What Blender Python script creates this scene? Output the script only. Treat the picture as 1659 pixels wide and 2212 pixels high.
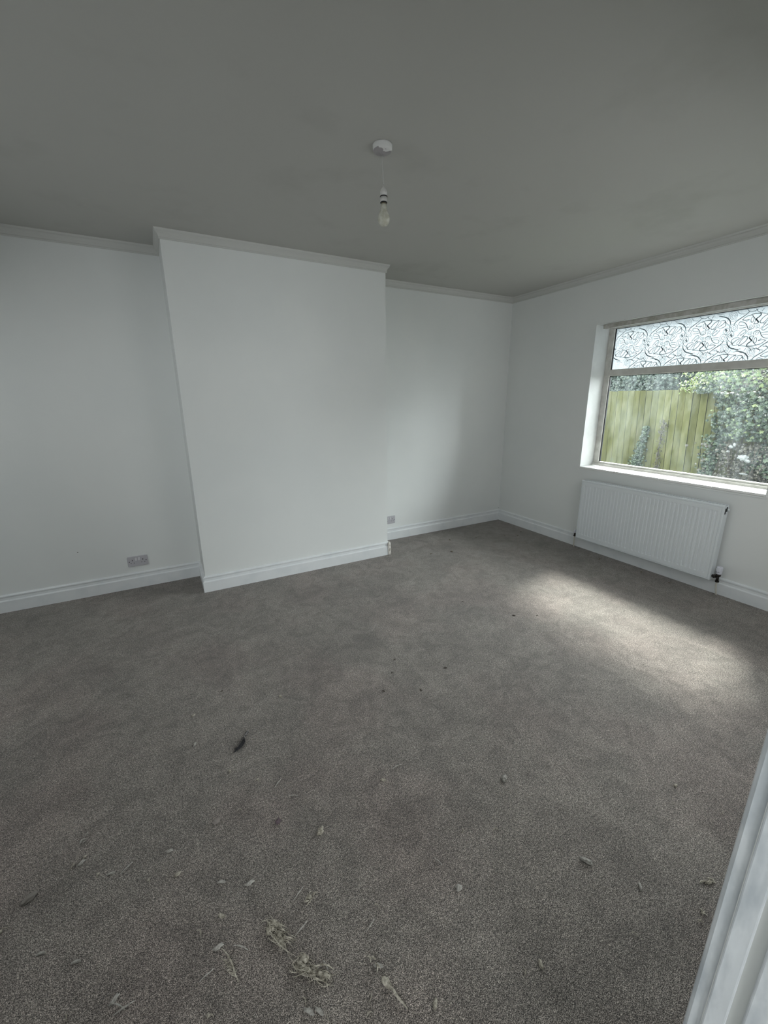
import bpy, bmesh, math, random
from mathutils import Vector, Matrix, noise
for o in list(bpy.data.objects): bpy.data.objects.remove(o, do_unlink=True)
S = bpy.context.scene
COL = S.collection
PI = math.pi

# ------------------------------------------------------------------ camera
cd = bpy.data.cameras.new('camera'); cam = bpy.data.objects.new('camera', cd); COL.objects.link(cam)
cd.sensor_fit = 'VERTICAL'; cd.sensor_height = 36.0; cd.sensor_width = 27.0
cd.lens = 886.0838 / 2212 * 36.0
cd.clip_start = 0.02; cd.clip_end = 200
CAM = Vector((-3.7246, -3.7848, 1.5047))
fw = Vector((0.45799537, 0.84869181, -0.26450418)); rt = Vector((0.87878838, -0.47712188, -0.00925664)); up = Vector((0.13405677, 0.2282037, 0.96434011))
cam.matrix_world = Matrix(((rt.x, up.x, -fw.x, CAM.x), (rt.y, up.y, -fw.y, CAM.y), (rt.z, up.z, -fw.z, CAM.z), (0, 0, 0, 1)))
S.camera = cam
# ------------------------------------------------------------------ sky, sun, added fill lights
SKY_LOW, SKY_TOP, GLOW = 16.0, 2.0, 10.0
HALL_FILL, LEFT_FILL, FRONT_FILL = 58, 21, 17
w = bpy.data.worlds.new('overcast_sky'); S.world = w; w.use_nodes = True
bg = w.node_tree.nodes['Background']; bg.inputs[0].default_value = (0.945, 0.97, 1.0, 1)
SUN_DIR = Vector((-1.0, -0.36, -1.03))
# hazy overcast sky: brighter towards the zenith and in a broad glow round the veiled sun
_t = w.node_tree; _tc = _t.nodes.new('ShaderNodeTexCoord'); _s = _t.nodes.new('ShaderNodeSeparateXYZ'); _t.links.new(_tc.outputs['Generated'], _s.inputs[0])
_z = _t.nodes.new('ShaderNodeMapRange'); _z.inputs['From Min'].default_value = .45; _z.inputs['From Max'].default_value = .80; _z.inputs['To Min'].default_value = SKY_LOW; _z.inputs['To Max'].default_value = SKY_TOP
_t.links.new(_s.outputs['Z'], _z.inputs['Value'])
_d = _t.nodes.new('ShaderNodeVectorMath'); _d.operation = 'DOT_PRODUCT'; _d.inputs[1].default_value = (-SUN_DIR).normalized(); _t.links.new(_tc.outputs['Generated'], _d.inputs[0])
_m = _t.nodes.new('ShaderNodeMath'); _m.operation = 'MAXIMUM'; _m.inputs[1].default_value = 0; _t.links.new(_d.outputs['Value'], _m.inputs[0])
_p = _t.nodes.new('ShaderNodeMath'); _p.operation = 'POWER'; _p.inputs[1].default_value = 9; _t.links.new(_m.outputs[0], _p.inputs[0])
_g = _t.nodes.new('ShaderNodeMath'); _g.operation = 'MULTIPLY_ADD'; _g.inputs[1].default_value = GLOW; _t.links.new(_p.outputs[0], _g.inputs[0]); _t.links.new(_z.outputs[0], _g.inputs[2])
_t.links.new(_g.outputs[0], bg.inputs[1])
sd = bpy.data.lights.new('hazy_sun', 'SUN'); so = bpy.data.objects.new('hazy_sun', sd); COL.objects.link(so)
so.rotation_euler = SUN_DIR.to_track_quat('-Z', 'Y').to_euler(); so.location = (5, 2, 6)
sd.energy = 8.4; sd.angle = math.radians(9); sd.color = (1.0, 0.97, 0.92)
def area(name, loc, rot, sx, sy, e, col=(1, 1, 1), portal=False, spread=PI):
    d = bpy.data.lights.new(name, 'AREA'); o = bpy.data.objects.new(name, d); COL.objects.link(o)
    d.shape = 'RECTANGLE'; d.size = sx; d.size_y = sy; d.energy = e; d.color = col; d.spread = spread
    d.cycles.is_portal = portal
    o.location = loc; o.rotation_euler = rot
    return o
# added fill light at the hall end, shining through the doorway; no front door built
area('hall_fill_light', (-4.30, -6.70, 1.30), (math.radians(84), 0, 0), 1.3, 1.9, HALL_FILL, (0.93, 0.98, 1.0))
area('left_fill_light', (-5.30, -1.85, 1.9), (0, math.radians(-45), 0), 0.8, 2.3, LEFT_FILL, (0.93, 0.98, 1.0))  # added fill light against the left wall, which has no opening
area('front_fill_light', (-1.4, -3.60, 1.5), (math.radians(58), 0, 0), 1.6, 1.1, FRONT_FILL, (0.95, 0.98, 1.0))  # added fill light against the solid front wall, brightens the right alcove
area('window_portal', (0.27, -1.835, 1.49), (0, math.radians(90), 0), 1.3, 1.46, 1, portal=True)
S.view_settings.view_transform = 'Standard'; S.view_settings.look = 'None'
S.view_settings.gamma = 1; S.view_settings.use_curve_mapping = False
S.view_settings.exposure = 0.08

# ------------------------------------------------------------------ helpers
def tag(o, label=None, cat=None, group=None, kind=None):
    if label: o['label'] = label
    if cat: o['category'] = cat
    if group: o['group'] = group
    if kind: o['kind'] = kind
    return o
def empty(name, loc, label=None, cat=None, group=None, kind=None, rotz=0):
    o = bpy.data.objects.new(name, None); COL.objects.link(o); o.location = loc; o.rotation_euler = (0, 0, rotz)
    o.empty_display_size = 0.05
    return tag(o, label, cat, group, kind)
class MB:
    def __init__(s): s.v = []; s.f = []; s.sm = []
    def add(s, vs, fs, smooth=False):
        b = len(s.v); s.v += [tuple(v) for v in vs]
        for f in fs: s.f.append(tuple(b + i for i in f)); s.sm.append(smooth)
    def box(s, x0, x1, y0, y1, z0, z1):
        x0, x1 = sorted((x0, x1)); y0, y1 = sorted((y0, y1)); z0, z1 = sorted((z0, z1))
        s.add([(x0, y0, z0), (x1, y0, z0), (x1, y1, z0), (x0, y1, z0), (x0, y0, z1), (x1, y0, z1), (x1, y1, z1), (x0, y1, z1)],
              [(0, 3, 2, 1), (4, 5, 6, 7), (0, 1, 5, 4), (1, 2, 6, 5), (2, 3, 7, 6), (3, 0, 4, 7)])
    def tube(s, pts, rad, n=8, smooth=True, cap=True):
        pts = [Vector(p) for p in pts]; m = len(pts)
        if not hasattr(rad, '__len__'): rad = [rad] * m
        vs = []; prev = None
        for i, p in enumerate(pts):
            t = (pts[min(i + 1, m - 1)] - pts[max(i - 1, 0)]).normalized()
            if prev is None:
                a = Vector((0, 0, 1)) if abs(t.z) < .9 else Vector((1, 0, 0)); prev = t.cross(a).normalized()
            e1 = (prev - t * prev.dot(t)).normalized(); e2 = t.cross(e1); prev = e1
            for k in range(n):
                a = 2 * PI * k / n; vs.append(p + (e1 * math.cos(a) + e2 * math.sin(a)) * rad[i])
        fs = [(i * n + k, i * n + (k + 1) % n, (i + 1) * n + (k + 1) % n, (i + 1) * n + k) for i in range(m - 1) for k in range(n)]
        if cap: fs += [tuple(range(n))[::-1], tuple((m - 1) * n + k for k in range(n))]
        s.add(vs, fs, smooth)
    def lathe(s, prof, c=(0, 0, 0), n=32, smooth=True):   # prof (r, z)
        vs = []; m = len(prof)
        for r, z in prof:
            for k in range(n):
                a = 2 * PI * k / n; vs.append((c[0] + r * math.cos(a), c[1] + r * math.sin(a), c[2] + z))
        fs = [(i * n + k, i * n + (k + 1) % n, (i + 1) * n + (k + 1) % n, (i + 1) * n + k) for i in range(m - 1) for k in range(n)]
        fs += [tuple(range(n))[::-1], tuple((m - 1) * n + k for k in range(n))]
        s.add(vs, fs, smooth)
    def sweep(s, path, prof, closed=False):   # prof (offset to the left of the path, z); mitred corners
        P = [Vector(p) for p in path]; n = len(P); rows = []
        for i in range(n):
            d0 = (P[i] - P[i - 1]).normalized() if i > 0 else None
            d1 = (P[i + 1] - P[i]).normalized() if i < n - 1 else None
            if d0 is None: d0 = d1
            if d1 is None: d1 = d0
            n0 = Vector((-d0.y, d0.x)); n1 = Vector((-d1.y, d1.x)); m = n0 + n1; m = m / (1 + n0.dot(n1))
            rows.append([(P[i].x + m.x * o, P[i].y + m.y * o, z) for o, z in prof])
        k = len(prof); vs = [v for r in rows for v in r]
        fs = [(i * k + j, (i + 1) * k + j, (i + 1) * k + j + 1, i * k + j + 1) for i in range(n - 1) for j in range(k - 1)]
        fs += [tuple(range(k)), tuple((n - 1) * k + j for j in range(k))[::-1]]
        s.add(vs, fs)
    def build(s, name, mat, parent=None, bevel=0, loc=None, seg=2):
        me = bpy.data.meshes.new(name); me.from_pydata(s.v, [], s.f); me.update()
        me.polygons.foreach_set('use_smooth', s.sm)
        o = bpy.data.objects.new(name, me); COL.objects.link(o)
        if mat: me.materials.append(mat)
        if parent: o.parent = parent
        if loc: o.location = loc
        if bevel:
            b = o.modifiers.new('bevel', 'BEVEL'); b.width = bevel; b.segments = seg; b.limit_method = 'ANGLE'; b.angle_limit = math.radians(40)
        return o
def box(name, mat, dims, parent=None, bevel=0):
    m = MB(); m.box(*dims); return m.build(name, mat, parent, bevel)

# ------------------------------------------------------------------ materials
def mat(name, col=(.8, .8, .8), rough=.6, metal=0, spec=.5):
    m = bpy.data.materials.new(name); m.use_nodes = True
    b = m.node_tree.nodes['Principled BSDF']
    b.inputs['Base Color'].default_value = (*col, 1); b.inputs['Roughness'].default_value = rough
    b.inputs['Metallic'].default_value = metal; b.inputs['Specular IOR Level'].default_value = spec
    return m
def N(m, t, **k):
    n = m.node_tree.nodes.new(t)
    for a, v in k.items(): setattr(n, a, v)
    return n
def L(m, a, b): m.node_tree.links.new(a, b)
def bsdf(m): return m.node_tree.nodes['Principled BSDF']
def noisy(m, scale, c0, c1, lo=.35, hi=.65, detail=4, coord='Object', bump=0, bscale=None, bdist=.002, rough=.55, stretch=None):
    tc = N(m, 'ShaderNodeTexCoord'); src = tc.outputs[coord]
    if stretch:
        mp = N(m, 'ShaderNodeMapping'); mp.inputs['Scale'].default_value = stretch; L(m, src, mp.inputs[0]); src = mp.outputs[0]
    nz = N(m, 'ShaderNodeTexNoise'); nz.inputs['Scale'].default_value = scale; nz.inputs['Detail'].default_value = detail; nz.inputs['Roughness'].default_value = rough
    L(m, src, nz.inputs['Vector'])
    cr = N(m, 'ShaderNodeValToRGB'); cr.color_ramp.elements[0].position = lo; cr.color_ramp.elements[1].position = hi
    cr.color_ramp.elements[0].color = (*c0, 1); cr.color_ramp.elements[1].color = (*c1, 1)
    L(m, nz.outputs['Fac'], cr.inputs[0]); L(m, cr.outputs[0], bsdf(m).inputs['Base Color'])
    if bump:
        nb = N(m, 'ShaderNodeTexNoise'); nb.inputs['Scale'].default_value = bscale or scale; nb.inputs['Detail'].default_value = 3
        L(m, src, nb.inputs['Vector'])
        bp = N(m, 'ShaderNodeBump'); bp.inputs['Strength'].default_value = bump; bp.inputs['Distance'].default_value = bdist
        L(m, nb.outputs['Fac'], bp.inputs['Height']); L(m, bp.outputs[0], bsdf(m).inputs['Normal'])
    return cr

M_WALL = mat('white_emulsion', rough=.75, spec=.25)
noisy(M_WALL, 1.3, (.765, .785, .775), (.80, .815, .80), bump=.12, bscale=140, bdist=.001)
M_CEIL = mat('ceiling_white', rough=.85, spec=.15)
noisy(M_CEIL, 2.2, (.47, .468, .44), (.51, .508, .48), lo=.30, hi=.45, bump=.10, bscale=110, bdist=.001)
M_GLOSSWHITE = mat('gloss_woodwork', rough=.38, spec=.45)
noisy(M_GLOSSWHITE, 9, (.74, .77, .785), (.80, .82, .83), lo=.3, hi=.55, bump=.25, bscale=26, bdist=.002)
M_JAMB = mat('scuffed_gloss', rough=.42, spec=.45)
noisy(M_JAMB, 24, (.62, .66, .70), (.87, .90, .93), lo=.36, hi=.56, bump=.55, bscale=30, bdist=.004, stretch=(1, 1, .3))
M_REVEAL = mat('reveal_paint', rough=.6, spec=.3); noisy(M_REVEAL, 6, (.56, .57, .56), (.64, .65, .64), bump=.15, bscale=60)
M_FRAME = mat('window_frame_paint', rough=.5); noisy(M_FRAME, 14, (.50, .49, .45), (.66, .65, .61), lo=.3, hi=.6)
M_TRANS = mat('window_transom_paint', rough=.5); noisy(M_TRANS, 10, (.50, .49, .45), (.62, .61, .57), lo=.3, hi=.6)
M_GASKET = mat('black_gasket', (.02, .022, .025), .6)
M_SILL = mat('sill_tile', rough=.35, spec=.5)
cr = noisy(M_SILL, 30, (.62, .58, .50), (.86, .86, .84), lo=.24, hi=.34)
M_RAD = mat('radiator_enamel', (.76, .80, .82), .35, spec=.5)
M_RADIN = mat('radiator_inside', (.42, .45, .46), .5)
M_DARK = mat('dark_slot', (.01, .01, .01), .6)
M_PLATE = mat('socket_plastic', (.50, .49, .52), .35)
M_SWITCH = mat('switch_plastic', (.62, .61, .63), .35)
M_TRV = mat('valve_plastic', (.74, .75, .82), .4)
M_BRASS = mat('tarnished_valve_metal', (.05, .045, .04), .3, metal=.8)
M_PIPE = mat('painted_pipe', (.62, .60, .54), .45)
M_CABLE = mat('white_flex', (.52, .52, .49), .5)
M_HOLD = mat('lampholder_plastic', (.66, .65, .63), .4)
M_RAIL = mat('blind_rail_paint', rough=.5); noisy(M_RAIL, 20, (.36, .35, .30), (.52, .51, .48), lo=.35, hi=.6)
# ceiling rose: white paint brushed unevenly over the rim, bare grey plastic beneath
M_ROSE = mat('rose_paint', rough=.5)
m = M_ROSE; tc = N(m, 'ShaderNodeTexCoord'); sx = N(m, 'ShaderNodeSeparateXYZ'); L(m, tc.outputs['Object'], sx.inputs[0])
nz = N(m, 'ShaderNodeTexNoise'); nz.inputs['Scale'].default_value = 38; nz.inputs['Detail'].default_value = 1; L(m, tc.outputs['Object'], nz.inputs['Vector'])
ma = N(m, 'ShaderNodeMath', operation='MULTIPLY'); ma.inputs[1].default_value = .075; L(m, nz.outputs['Fac'], ma.inputs[0])
mb_ = N(m, 'ShaderNodeMath', operation='ADD'); L(m, ma.outputs[0], mb_.inputs[0]); L(m, sx.outputs['Y'], mb_.inputs[1])
lt = N(m, 'ShaderNodeMath', operation='GREATER_THAN'); lt.inputs[1].default_value = .012; L(m, mb_.outputs[0], lt.inputs[0])
lz = N(m, 'ShaderNodeMath', operation='LESS_THAN'); lz.inputs[1].default_value = -.021; L(m, sx.outputs['Z'], lz.inputs[0])
mm = N(m, 'ShaderNodeMath', operation='MULTIPLY'); L(m, lt.outputs[0], mm.inputs[0]); L(m, lz.outputs[0], mm.inputs[1])
mx = N(m, 'ShaderNodeMixRGB'); mx.inputs[1].default_value = (.74, .74, .73, 1); mx.inputs[2].default_value = (.36, .34, .345, 1)
L(m, mm.outputs[0], mx.inputs[0]); L(m, mx.outputs[0], bsdf(m).inputs['Base Color'])

# carpet: flecked brown-grey loop pile with brushed patches
M_CARPET = mat('flecked_loop_carpet', rough=.95, spec=.1)
m = M_CARPET; tc = N(m, 'ShaderNodeTexCoord'); oc = tc.outputs['Object']
def nzt(scale, detail=2, rough=.5, dist=0, src=None):
    n = N(m, 'ShaderNodeTexNoise'); n.inputs['Scale'].default_value = scale; n.inputs['Detail'].default_value = detail
    n.inputs['Roughness'].default_value = rough; n.inputs['Distortion'].default_value = dist; L(m, src or oc, n.inputs['Vector']); return n
nf = nzt(450, 2, .55, .5); nmid = nzt(130, 3, .6); nb = nzt(2.1, 5, .62, .4); nbrush = nzt(8, 5, .65, 1.4)
vor = N(m, 'ShaderNodeTexVoronoi'); vor.inputs['Scale'].default_value = 170; L(m, oc, vor.inputs['Vector'])
cr = N(m, 'ShaderNodeValToRGB'); e = cr.color_ramp.elements
e[0].position = .38; e[0].color = (.022, .019, .0165, 1); e[1].position = .64; e[1].color = (.50, .450, .400, 1)
x = cr.color_ramp.elements.new(.50); x.color = (.155, .137, .121, 1)
L(m, nf.outputs['Fac'], cr.inputs[0])
def ramp(src, lo, hi, a, b):
    r = N(m, 'ShaderNodeMapRange'); r.inputs['From Min'].default_value = lo; r.inputs['From Max'].default_value = hi
    r.inputs['To Min'].default_value = a; r.inputs['To Max'].default_value = b; L(m, src, r.inputs['Value']); return r
r1 = ramp(nb.outputs['Fac'], .35, .65, .84, 1.14); r2 = ramp(nbrush.outputs['Fac'], .36, .62, .78, 1.12)
r3 = ramp(nmid.outputs['Fac'], .32, .68, .55, 1.5)
mu = N(m, 'ShaderNodeMath', operation='MULTIPLY'); L(m, r1.outputs[0], mu.inputs[0]); L(m, r2.outputs[0], mu.inputs[1])
mu2 = N(m, 'ShaderNodeMath', operation='MULTIPLY'); L(m, mu.outputs[0], mu2.inputs[0]); L(m, r3.outputs[0], mu2.inputs[1])
vm = N(m, 'ShaderNodeVectorMath', operation='SCALE'); L(m, cr.outputs[0], vm.inputs[0]); L(m, mu2.outputs[0], vm.inputs['Scale'])
# faint wine tint in patches
nt = nzt(1.7, 2); rt_ = ramp(nt.outputs['Fac'], .45, .62, 0, .35)
mt = N(m, 'ShaderNodeMixRGB', blend_type='MULTIPLY'); mt.inputs[2].default_value = (1.06, .93, .95, 1); L(m, rt_.outputs[0], mt.inputs[0]); L(m, vm.outputs[0], mt.inputs[1])
L(m, mt.outputs[0], bsdf(m).inputs['Base Color'])
bp = N(m, 'ShaderNodeBump'); bp.inputs['Strength'].default_value = .75; bp.inputs['Distance'].default_value = .0025
ad = N(m, 'ShaderNodeMath', operation='ADD'); L(m, nf.outputs['Fac'], ad.inputs[0]); L(m, r2.outputs[0], ad.inputs[1])
L(m, ad.outputs[0], bp.inputs['Height']); L(m, bp.outputs[0], bsdf(m).inputs['Normal'])
bsdf(m).inputs['Sheen Weight'].default_value = .25; bsdf(m).inputs['Sheen Roughness'].default_value = .6

def clear_glass(name, dirt=.012):
    m = bpy.data.materials.new(name); m.use_nodes = True; nt = m.node_tree; nt.nodes.clear()
    out = nt.nodes.new('ShaderNodeOutputMaterial')
    tr = nt.nodes.new('ShaderNodeBsdfTransparent'); tr.inputs[0].default_value = (.95, .98, .97, 1)
    gl = nt.nodes.new('ShaderNodeBsdfGlossy'); gl.inputs['Roughness'].default_value = .05; gl.inputs[0].default_value = (1, 1, 1, 1)
    tl = nt.nodes.new('ShaderNodeBsdfTranslucent'); tl.inputs[0].default_value = (.80, .92, .95, 1)
    fr = nt.nodes.new('ShaderNodeFresnel'); fr.inputs[0].default_value = 1.15
    a = nt.nodes.new('ShaderNodeMixShader'); b = nt.nodes.new('ShaderNodeMixShader')
    tc = nt.nodes.new('ShaderNodeTexCoord'); mp = nt.nodes.new('ShaderNodeMapping'); mp.inputs['Scale'].default_value = (1, 4.5, 1.6)
    nz = nt.nodes.new('ShaderNodeTexNoise'); nz.inputs['Scale'].default_value = 1.6; nz.inputs['Detail'].default_value = 6; nz.inputs['Roughness'].default_value = .68
    mr = nt.nodes.new('ShaderNodeMapRange'); mr.inputs['From Min'].default_value = .42; mr.inputs['From Max'].default_value = .70
    mr.inputs['To Min'].default_value = dirt * .35; mr.inputs['To Max'].default_value = dirt * 2.0
    ln = nt.links.new
    ln(tc.outputs['Object'], mp.inputs[0]); ln(mp.outputs[0], nz.inputs['Vector']); ln(nz.outputs['Fac'], mr.inputs['Value'])
    ln(mr.outputs[0], a.inputs[0]); ln(tr.outputs[0], a.inputs[1]); ln(tl.outputs[0], a.inputs[2])
    ln(fr.outputs[0], b.inputs[0]); ln(a.outputs[0], b.inputs[1]); ln(gl.outputs[0], b.inputs[2]); ln(b.outputs[0], out.inputs[0])
    return m
M_GLASS = clear_glass('smeared_clear_glass')
M_FROST = bpy.data.materials.new('frosted_glass'); M_FROST.use_nodes = True; nt_ = M_FROST.node_tree; nt_.nodes.clear()
out = nt_.nodes.new('ShaderNodeOutputMaterial'); tr = nt_.nodes.new('ShaderNodeBsdfTransparent'); tr.inputs[0].default_value = (.97, 1, 1, 1)
tl = nt_.nodes.new('ShaderNodeBsdfTranslucent'); mxs = nt_.nodes.new('ShaderNodeMixShader')
tc = nt_.nodes.new('ShaderNodeTexCoord'); nz = nt_.nodes.new('ShaderNodeTexNoise'); nz.inputs['Scale'].default_value = 130; nz.inputs['Detail'].default_value = 1
cr = nt_.nodes.new('ShaderNodeValToRGB'); cr.color_ramp.elements[0].position = .36; cr.color_ramp.elements[1].position = .46
cr.color_ramp.elements[0].color = (.235, .272, .28, 1); cr.color_ramp.elements[1].color = (.315, .335, .34, 1)
nt_.links.new(tc.outputs['Object'], nz.inputs['Vector']); nt_.links.new(nz.outputs['Fac'], cr.inputs[0]); nt_.links.new(cr.outputs[0], tl.inputs[0])
mxs.inputs[0].default_value = .97
nt_.links.new(tr.outputs[0], mxs.inputs[1]); nt_.links.new(tl.outputs[0], mxs.inputs[2]); nt_.links.new(mxs.outputs[0], out.inputs[0])
M_SWIRL = mat('smoky_swirl_print', (.27, .35, .39), .4)

# ------------------------------------------------------------------ room shell
H = 2.595; YF = -3.67; XL = -5.35; CXL, CXR, CD = -3.545, -1.853, .383
WY0, WY1, WZ0, WZ1 = -1.087, -2.583, .832, 2.160
DX0, DX1, DZ = -4.02, -3.16, 2.02
def struct(o): o['kind'] = 'structure'; return o
struct(box('floor', M_CARPET, (XL - .3, .0, -6.9, .0, -.05, 0)))
struct(box('ceiling', M_CEIL, (XL - .3, .3, -6.9, .3, H, H + .15)))
struct(box('wall_back', M_WALL, (XL - .3, .3, 0, .3, -.05, H)))
wb_ = bpy.data.objects['wall_back']
for (x, z, r, yy) in ((-4.401, .377, .0035, .0005), (-.010, .150, .004, .001)):
    m = MB(); m.tube([(x, yy, z), (x, -.0012, z)], r, 10); m.build('nail_hole', M_DARK, wb_)
struct(box('wall_chimney_breast', M_WALL, (CXL, CXR, -CD, 0, 0, H)))
m = MB(); m.box(0, .3, WY0, 0, -.05, H); m.box(0, .3, -6.9, WY1, -.05, H); m.box(0, .3, WY1, WY0, -.05, WZ0 - .02); m.box(0, .3, WY1, WY0, WZ1, H)
struct(m.build('wall_right', M_WALL))
struct(box('wall_left', M_WALL, (XL - .3, XL, -6.9, 0, -.05, H)))
m = MB(); m.box(XL, DX0, YF - .11, YF, 0, H); m.box(DX1, 0, YF - .11, YF, 0, H); m.box(DX0, DX1, YF - .11, YF, DZ, H)
struct(m.build('wall_front', M_WALL))
struct(box('wall_hall', M_WALL, (XL - .3, .3, -6.95, -6.85, -.05, H)))

# unseen upper storey and eaves, added to cut sky light on the fence
m = MB(); m.box(XL - .3, .3, -14, 10, H + .15, 5.4); m.box(XL - .7, .75, -14.3, 10.3, 5.4, 5.55); struct(m.build('wall_sky_blocker', M_WALL))
struct(box('wall_outside', M_WALL, (.0, .3, .3, 10, -.35, H + .15)))
# skirting boards
SK = [(0, 0), (.022, 0), (.022, .086), (.020, .090), (.013, .0945), (.0125, .112), (.016, .118), (.0165, .126), (.010, .133), (0, .1345)]
def skirt(name, path):
    m = MB(); m.sweep(path, SK); o = m.build(name, M_GLOSSWHITE); return struct(o)
skirt('baseboard_right', [(0, YF), (0, 0)])
b = skirt('baseboard_back', [(0, 0), (CXR, 0), (CXR, -CD), (CXL, -CD), (CXL, 0), (XL, 0)])
skirt('baseboard_left', [(XL, 0), (XL, YF)])
skirt('baseboard_front', [(DX1 + .07, YF), (0, YF)])
# chipped filler on the outer corner of the skirting round the chimney breast
M_FILL = mat('old_filler', rough=.8); noisy(M_FILL, 60, (.44, .41, .36), (.72, .69, .65), lo=.4, hi=.55, bump=.8, bscale=80, bdist=.006)
random.seed(3); bm = bmesh.new(); bmesh.ops.create_cube(bm, size=1); bmesh.ops.subdivide_edges(bm, edges=bm.edges[:], cuts=7, use_grid_fill=True)
for v in bm.verts:
    f = 1 if v.co.z < .42 else .7
    v.co = Vector((CXR + .010 + v.co.x * .032 * f, -CD - .010 + v.co.y * .034 * f, .066 + v.co.z * .130))
    v.co += Vector((noise.noise(v.co * 60), noise.noise(v.co * 60 + Vector((9, 1, 3))), noise.noise(v.co * 45))) * .0035
me = bpy.data.meshes.new('corner_filler'); bm.to_mesh(me); bm.free(); me.materials.append(M_FILL)
cf = bpy.data.objects.new('corner_filler', me); COL.objects.link(cf); cf.parent = b; cf['label'] = 'chipped lumpy filler on the skirting corner'
# cornice
CO = [(0, H - .058), (.008, H - .058), (.010, H - .052), (.008, H - .046), (.014, H - .030), (.022, H - .022), (.026, H - .018), (.026, H - .010), (.032, H), (0, H)]
m = MB(); m.sweep([(0, YF), (0, 0), (CXR, 0), (CXR, -CD), (CXL, -CD), (CXL, 0), (XL, 0), (XL, YF), (0, YF)], CO); M_CORN = mat('cornice_paint', (.60, .605, .58), .8, spec=.2); t1 = m.build('trim_1', M_CORN); struct(t1)

# ------------------------------------------------------------------ door opening the camera stands in
d = empty('door_1', (DX1, YF, 0)); struct(d)
def arch(x, sgn):
    mm_ = MB(); pr = [(0, 0), (0, .013), (.0025, .017), (.007, .019), (.05, .019), (.058, .014), (.066, .012), (.066, 0)]
    vs = []; k = len(pr)
    for z in (0, DZ + .07):
        for a, c in pr: vs.append((x + sgn * a - DX1, c, z))
    mm_.add(vs, [(j, j + 1, k + j + 1, k + j) for j in range(k - 1)] + [tuple(range(k)), tuple(k + j for j in range(k))[::-1]])
    return mm_
arch(DX1 + .003, 1).build('architrave', M_JAMB, d)
arch(DX0 - .003, -1).build('architrave', M_JAMB, d)
m = MB(); m.box(DX0 - DX1 - .07, .07, 0, .019, DZ, DZ + .07); m.build('architrave', M_JAMB, d, .004)
m = MB(); m.box(-.001, .012, -.0235, 0.0, 0, DZ); m.box(.006, .012, -.036, -.0235, 0, DZ); m.box(-.006, .012, -.058, -.036, 0, DZ); m.box(-.001, .012, -.11, -.058, 0, DZ)
m.build('door_jamb', M_JAMB, d, .003, seg=3)
m = MB(); xx = DX0 - DX1; m.box(xx - .012, xx + .001, -.11, 0, 0, DZ); m.build('door_jamb', M_JAMB, d, .003)

# ------------------------------------------------------------------ window 1
wn = empty('window_1', (0, 0, 0)); struct(wn)
GX = .215
FX0, FX1 = .200, .236
iy0, iy1 = WY0 - .058, WY1 + .058
m = MB(); m.box(FX0, FX1, WY0, iy0, WZ0, WZ1); m.box(FX0, FX1, iy1, WY1, WZ0, WZ1); m.box(FX0, FX1, iy1, iy0, WZ1 - .032, WZ1)
m.box(FX0, FX1, iy1, iy0, WZ0, .872)
m.box(FX0 - .016, FX0, WY1, WY0, WZ0, .856)
m.build('window_frame', M_FRAME, wn, .004)
box('transom', M_TRANS, (FX0 - .004, FX1, iy1, iy0, 1.702, 1.762), wn, .004)
m = MB()
for z0, z1 in ((.872, 1.702), (1.762, WZ1 - .032)):
    m.box(GX - .004, GX + .012, iy0, iy0 - .007, z0, z1); m.box(GX - .004, GX + .012, iy1, iy1 + .007, z0, z1)
    m.box(GX - .002, GX + .012, iy1, iy0, z1 - .004, z1)
    if z0 > 1: pass
m.build('glazing_gasket', M_GASKET, wn)
box('lower_pane', M_GLASS, (GX + .004, GX + .008, iy1, iy0, .872, 1.702), wn)
fp = box('upper_pane', M_FROST, (GX + .004, GX + .008, iy1, iy0, 1.762, WZ1 - .032), wn)
fp['label'] = 'frosted top pane printed with swirls'
# swirl print on the frosted pane
def spiral(cx, cy, rx, turns=2.6, r0=.18, a0=0, wdt=1.0, ry=None):
    ry = ry or rx; n = int(22 * turns); out = []
    for i in range(n + 1):
        t = i / n; r = 1 - (1 - r0) * t; a = a0 + t * turns * 2 * PI
        out.append((cx + rx * r * math.cos(a), cy + ry * r * math.sin(a), wdt * (.8 + .5 * math.sin(a * 1.0 + 1) ** 2)))
    return out
def cat(pts, wa, wb=None, wm=None, sub=8):   # smooth Catmull-Rom with width from ends to middle
    P = [pts[0]] + pts + [pts[-1]]; out = []; wb = wa if wb is None else wb; wm = (wa + wb) / 2 if wm is None else wm
    n = len(pts) - 1
    for i in range(n):
        p0, p1, p2, p3 = P[i], P[i + 1], P[i + 2], P[i + 3]
        for k in range(sub + (i == n - 1)):
            t = k / sub; q = []
            for c in (0, 1):
                q.append(.5 * (2 * p1[c] + (p2[c] - p0[c]) * t + (2 * p0[c] - 5 * p1[c] + 4 * p2[c] - p3[c]) * t * t + (3 * p1[c] - p0[c] - 3 * p2[c] + p3[c]) * t ** 3))
            u = (i + t) / n; ww = wa + (wb - wa) * u; ww = ww + (wm - (wa + wb) / 2) * math.sin(PI * u)
            out.append((q[0], q[1], ww))
    return out
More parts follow.
